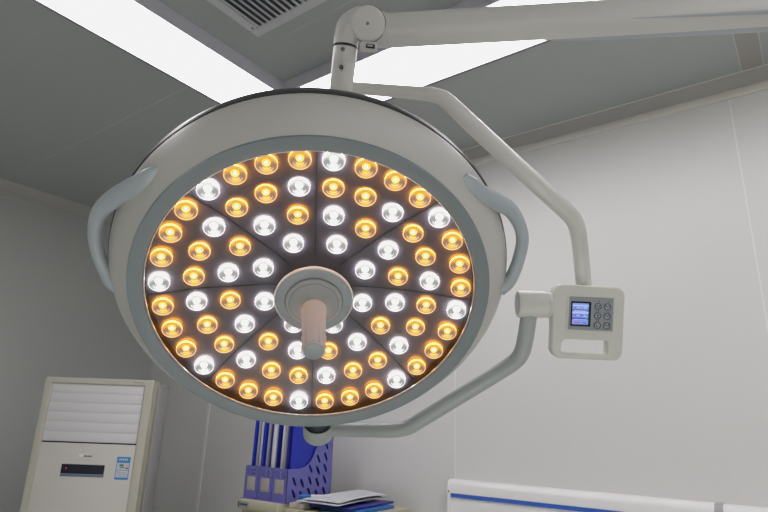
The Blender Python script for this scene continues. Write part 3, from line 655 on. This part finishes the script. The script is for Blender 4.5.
# files standing inside (x along width, thickness, material, label)
files = [(0.012, 0.014, 'blue', 'royal blue folder at the far left of the magazine holder'),
         (0.033, 0.010, 'greyf', 'grey folder second from the left in the magazine holder'),
         (0.050, 0.013, 'white', 'white folder third from the left in the magazine holder'),
         (0.071, 0.015, 'blue', 'royal blue folder just past the leftmost white folder in the holder'),
         (0.0965, 0.013, 'greyf', 'greyish translucent folder at the left of the middle slot of the holder'),
         (0.1130, 0.013, 'navy', 'navy folder in the middle slot left of the widest white folder'),
         (0.1360, 0.024, 'white', 'widest white folder in the middle slot of the holder'),
         (0.1565, 0.009, 'navy', 'navy folder right of the widest white folder in the holder'),
         (0.1840, 0.015, 'white', 'rightmost white folder in the magazine holder'),
         (0.2030, 0.010, 'greyf', 'thin grey folder beside the rightmost white folder'),
         (0.2190, 0.012, 'navy', 'navy folder next to the last blue folder in the holder'),
         (0.2370, 0.014, 'blue', 'royal blue folder at the far right showing its broad side in the holder')]
for i, (fx, ft, fm, lb) in enumerate(files):
    hgt = 0.315 if fm != 'white' else 0.325
    lean = 0.004
    y0 = hy0+0.020+0.003*(i % 3)
    bX = frame(Vector((hx0+fx, y0, ZB+0.004)), Vector((0, 1, 0)), Vector((1, 0, -lean/0.31)))
    mb = MB(); d3 = 0.236
    # folded cover: a rounded spine at the front and two leaves
    th_ = ft*0.8
    out = [(0, 0), (0.0, hgt)]
    mb.prism(rrect(0, 0, d3, hgt, 0.004, 3), [], bX @ Matrix.Translation((0, 0, th_/2)), th_, min(0.003, th_*0.4), seg=2)
    o = mb.build('document_folder', M[fm], ang=50)
    tag(o, lb, 'folder', 'document folders in the magazine holder')
# papers on the right
zq = ZB+0.018
nrt = [on_z(338, 506.5, zq), on_z(386, 497.0, zq), on_z(351, 493.4, zq), on_z(296, 500.5, zq)]
e1 = (nrt[1]-nrt[0]).normalized(); ang = math.atan2(e1.y, e1.x)
def slab(o, a, la, lb, z0, z1, m, name, label, cat, group=None, bev=0.001, waves=0.0):
    X = Matrix.Translation((o.x, o.y, 0)) @ Matrix.Rotation(a, 4, 'Z')
    mb = MB().box(X @ Matrix.Translation((la/2, lb/2, (z0+z1)/2)), (la, lb, z1-z0), bev)
    return tag(mb.build(name, M[m]), label, cat, group)
zb = ZB-0.0148
p0 = nrt[0]
slab(Vector((-1.772, 1.785, 0)), 0.12, 0.075, 0.20, zb, zb+0.022, 'cream2', 'book', 'thick pale beige book in front of the purple holder', 'book', bev=0.003)
slab(p0+Vector((0.035, 0.075, 0)), ang-0.10, 0.27, 0.18, zb, zb+0.013, 'cyan', 'folder', 'bright blue folder lying at the bottom of the paper pile', 'folder', bev=0.002)
slab(p0+Vector((0.02, 0.055, 0)), ang-0.07, 0.33, 0.20, zb+0.0135, zb+0.023, 'navy', 'notebook', 'dark blue notebook with a protruding corner under the white papers', 'notebook', bev=0.003)
def sheet(cor, z, sag, nm, label, grp):
    n = 14; vs = []
    for i in range(n+1):
        for j in range(n+1):
            s_, t_ = i/n, j/n
            p = cor[0]*(1-s_)*(1-t_)+cor[1]*s_*(1-t_)+cor[2]*s_*t_+cor[3]*(1-s_)*t_
            vs.append(Vector((p.x, p.y, z+sag*(math.sin(s_*PI)*0.5*(1-t_)+0.6*s_*t_+0.2*math.sin(t_*6+s_*4)*0.4))))
    m_ = len(vs); vs += [v-Vector((0, 0, 0.0012)) for v in vs]
    fs = []
    for i in range(n):
        for j in range(n):
            a = i*(n+1)+j; q = (a, a+n+1, a+n+2, a+1); fs.append(q); fs.append(tuple(m_+k for k in q[::-1]))
    bd = [i*(n+1) for i in range(n+1)]+[n*(n+1)+j for j in range(1, n+1)]+[i*(n+1)+n for i in range(n-1, -1, -1)]+[j for j in range(n-1, 0, -1)]
    for k in range(len(bd)): a, b = bd[k], bd[(k+1) % len(bd)]; fs.append((a, b, m_+b, m_+a))
    return tag(MB().add(vs, fs).build(nm, M['white'], ang=60), label, 'paper', grp)
sheet(nrt, zb+0.0335, 0.006, 'paper_sheet', 'lower white paper sheet on the pile of folders', 'loose papers')
off = Vector((-0.012, 0.02, 0))
sheet([c_+off+Vector((0.01*k, 0.02*(k == 2), 0)) for k, c_ in enumerate(nrt)], zb+0.041, 0.012, 'paper_sheet', 'top curled white paper sheet on the pile of folders', 'loose papers')
mkp = [on_z(299, 496.2, ZB+0.030), on_z(323, 496.8, ZB+0.030)]
dv = mkp[1]-mkp[0]; mX = frame(mkp[0], Vector((0, 0, 1)), dv); Lm = dv.length
mr = thing('marker_pen', Vector((mkp[0].x, mkp[0].y, ZB+0.02)), 'marker pen with a bright blue cap on the paper pile', 'pen')
MB().lathe([(0, 0), (0.007, 0.001), (0.0085, 0.004), (0.0085, Lm*0.5), (0, Lm*0.5)], mX, 20).build('cap', M['cyan'], mr)
MB().lathe([(0, Lm*0.5), (0.0078, Lm*0.5), (0.0078, Lm*1.3), (0.006, Lm*1.34), (0, Lm*1.34)], mX, 20).build('barrel', M['white'], mr)

# ------------------------------------------------------------------ world and colour management
w = bpy.data.worlds.new('world'); bpy.context.scene.world = w; w.use_nodes = True
w.node_tree.nodes['Background'].inputs[0].default_value = (0.6, 0.6, 0.6, 1); w.node_tree.nodes['Background'].inputs[1].default_value = 0.05
sc = bpy.context.scene
sc.view_settings.view_transform = 'Standard'; sc.view_settings.look = 'None'; sc.view_settings.exposure = 0.0
sc.view_settings.use_curve_mapping = True
cm = sc.view_settings.curve_mapping; cm.extend = 'HORIZONTAL'
cv = cm.curves[3]; cv.points[0].location = (0, 0); cv.points[1].location = (1.0, 0.90); cv.points.new(0.62, 0.62)
cm.update()
# the surgical lamp's own beam, thrown down along its axis
sp = bpy.data.lights.new('lamp_beam', 'SPOT'); sp.energy = 340; sp.spot_size = math.radians(75); sp.spot_blend = 0.6; sp.shadow_soft_size = 0.02; sp.color = (1.0, 0.95, 0.88)
so = bpy.data.objects.new('lamp_beam', sp); COL.objects.link(so)
so.matrix_world = Matrix.Translation(lp(0, 0, 0.17)) @ Matrix((Lu, -Lv, -Ln)).transposed().to_4x4()
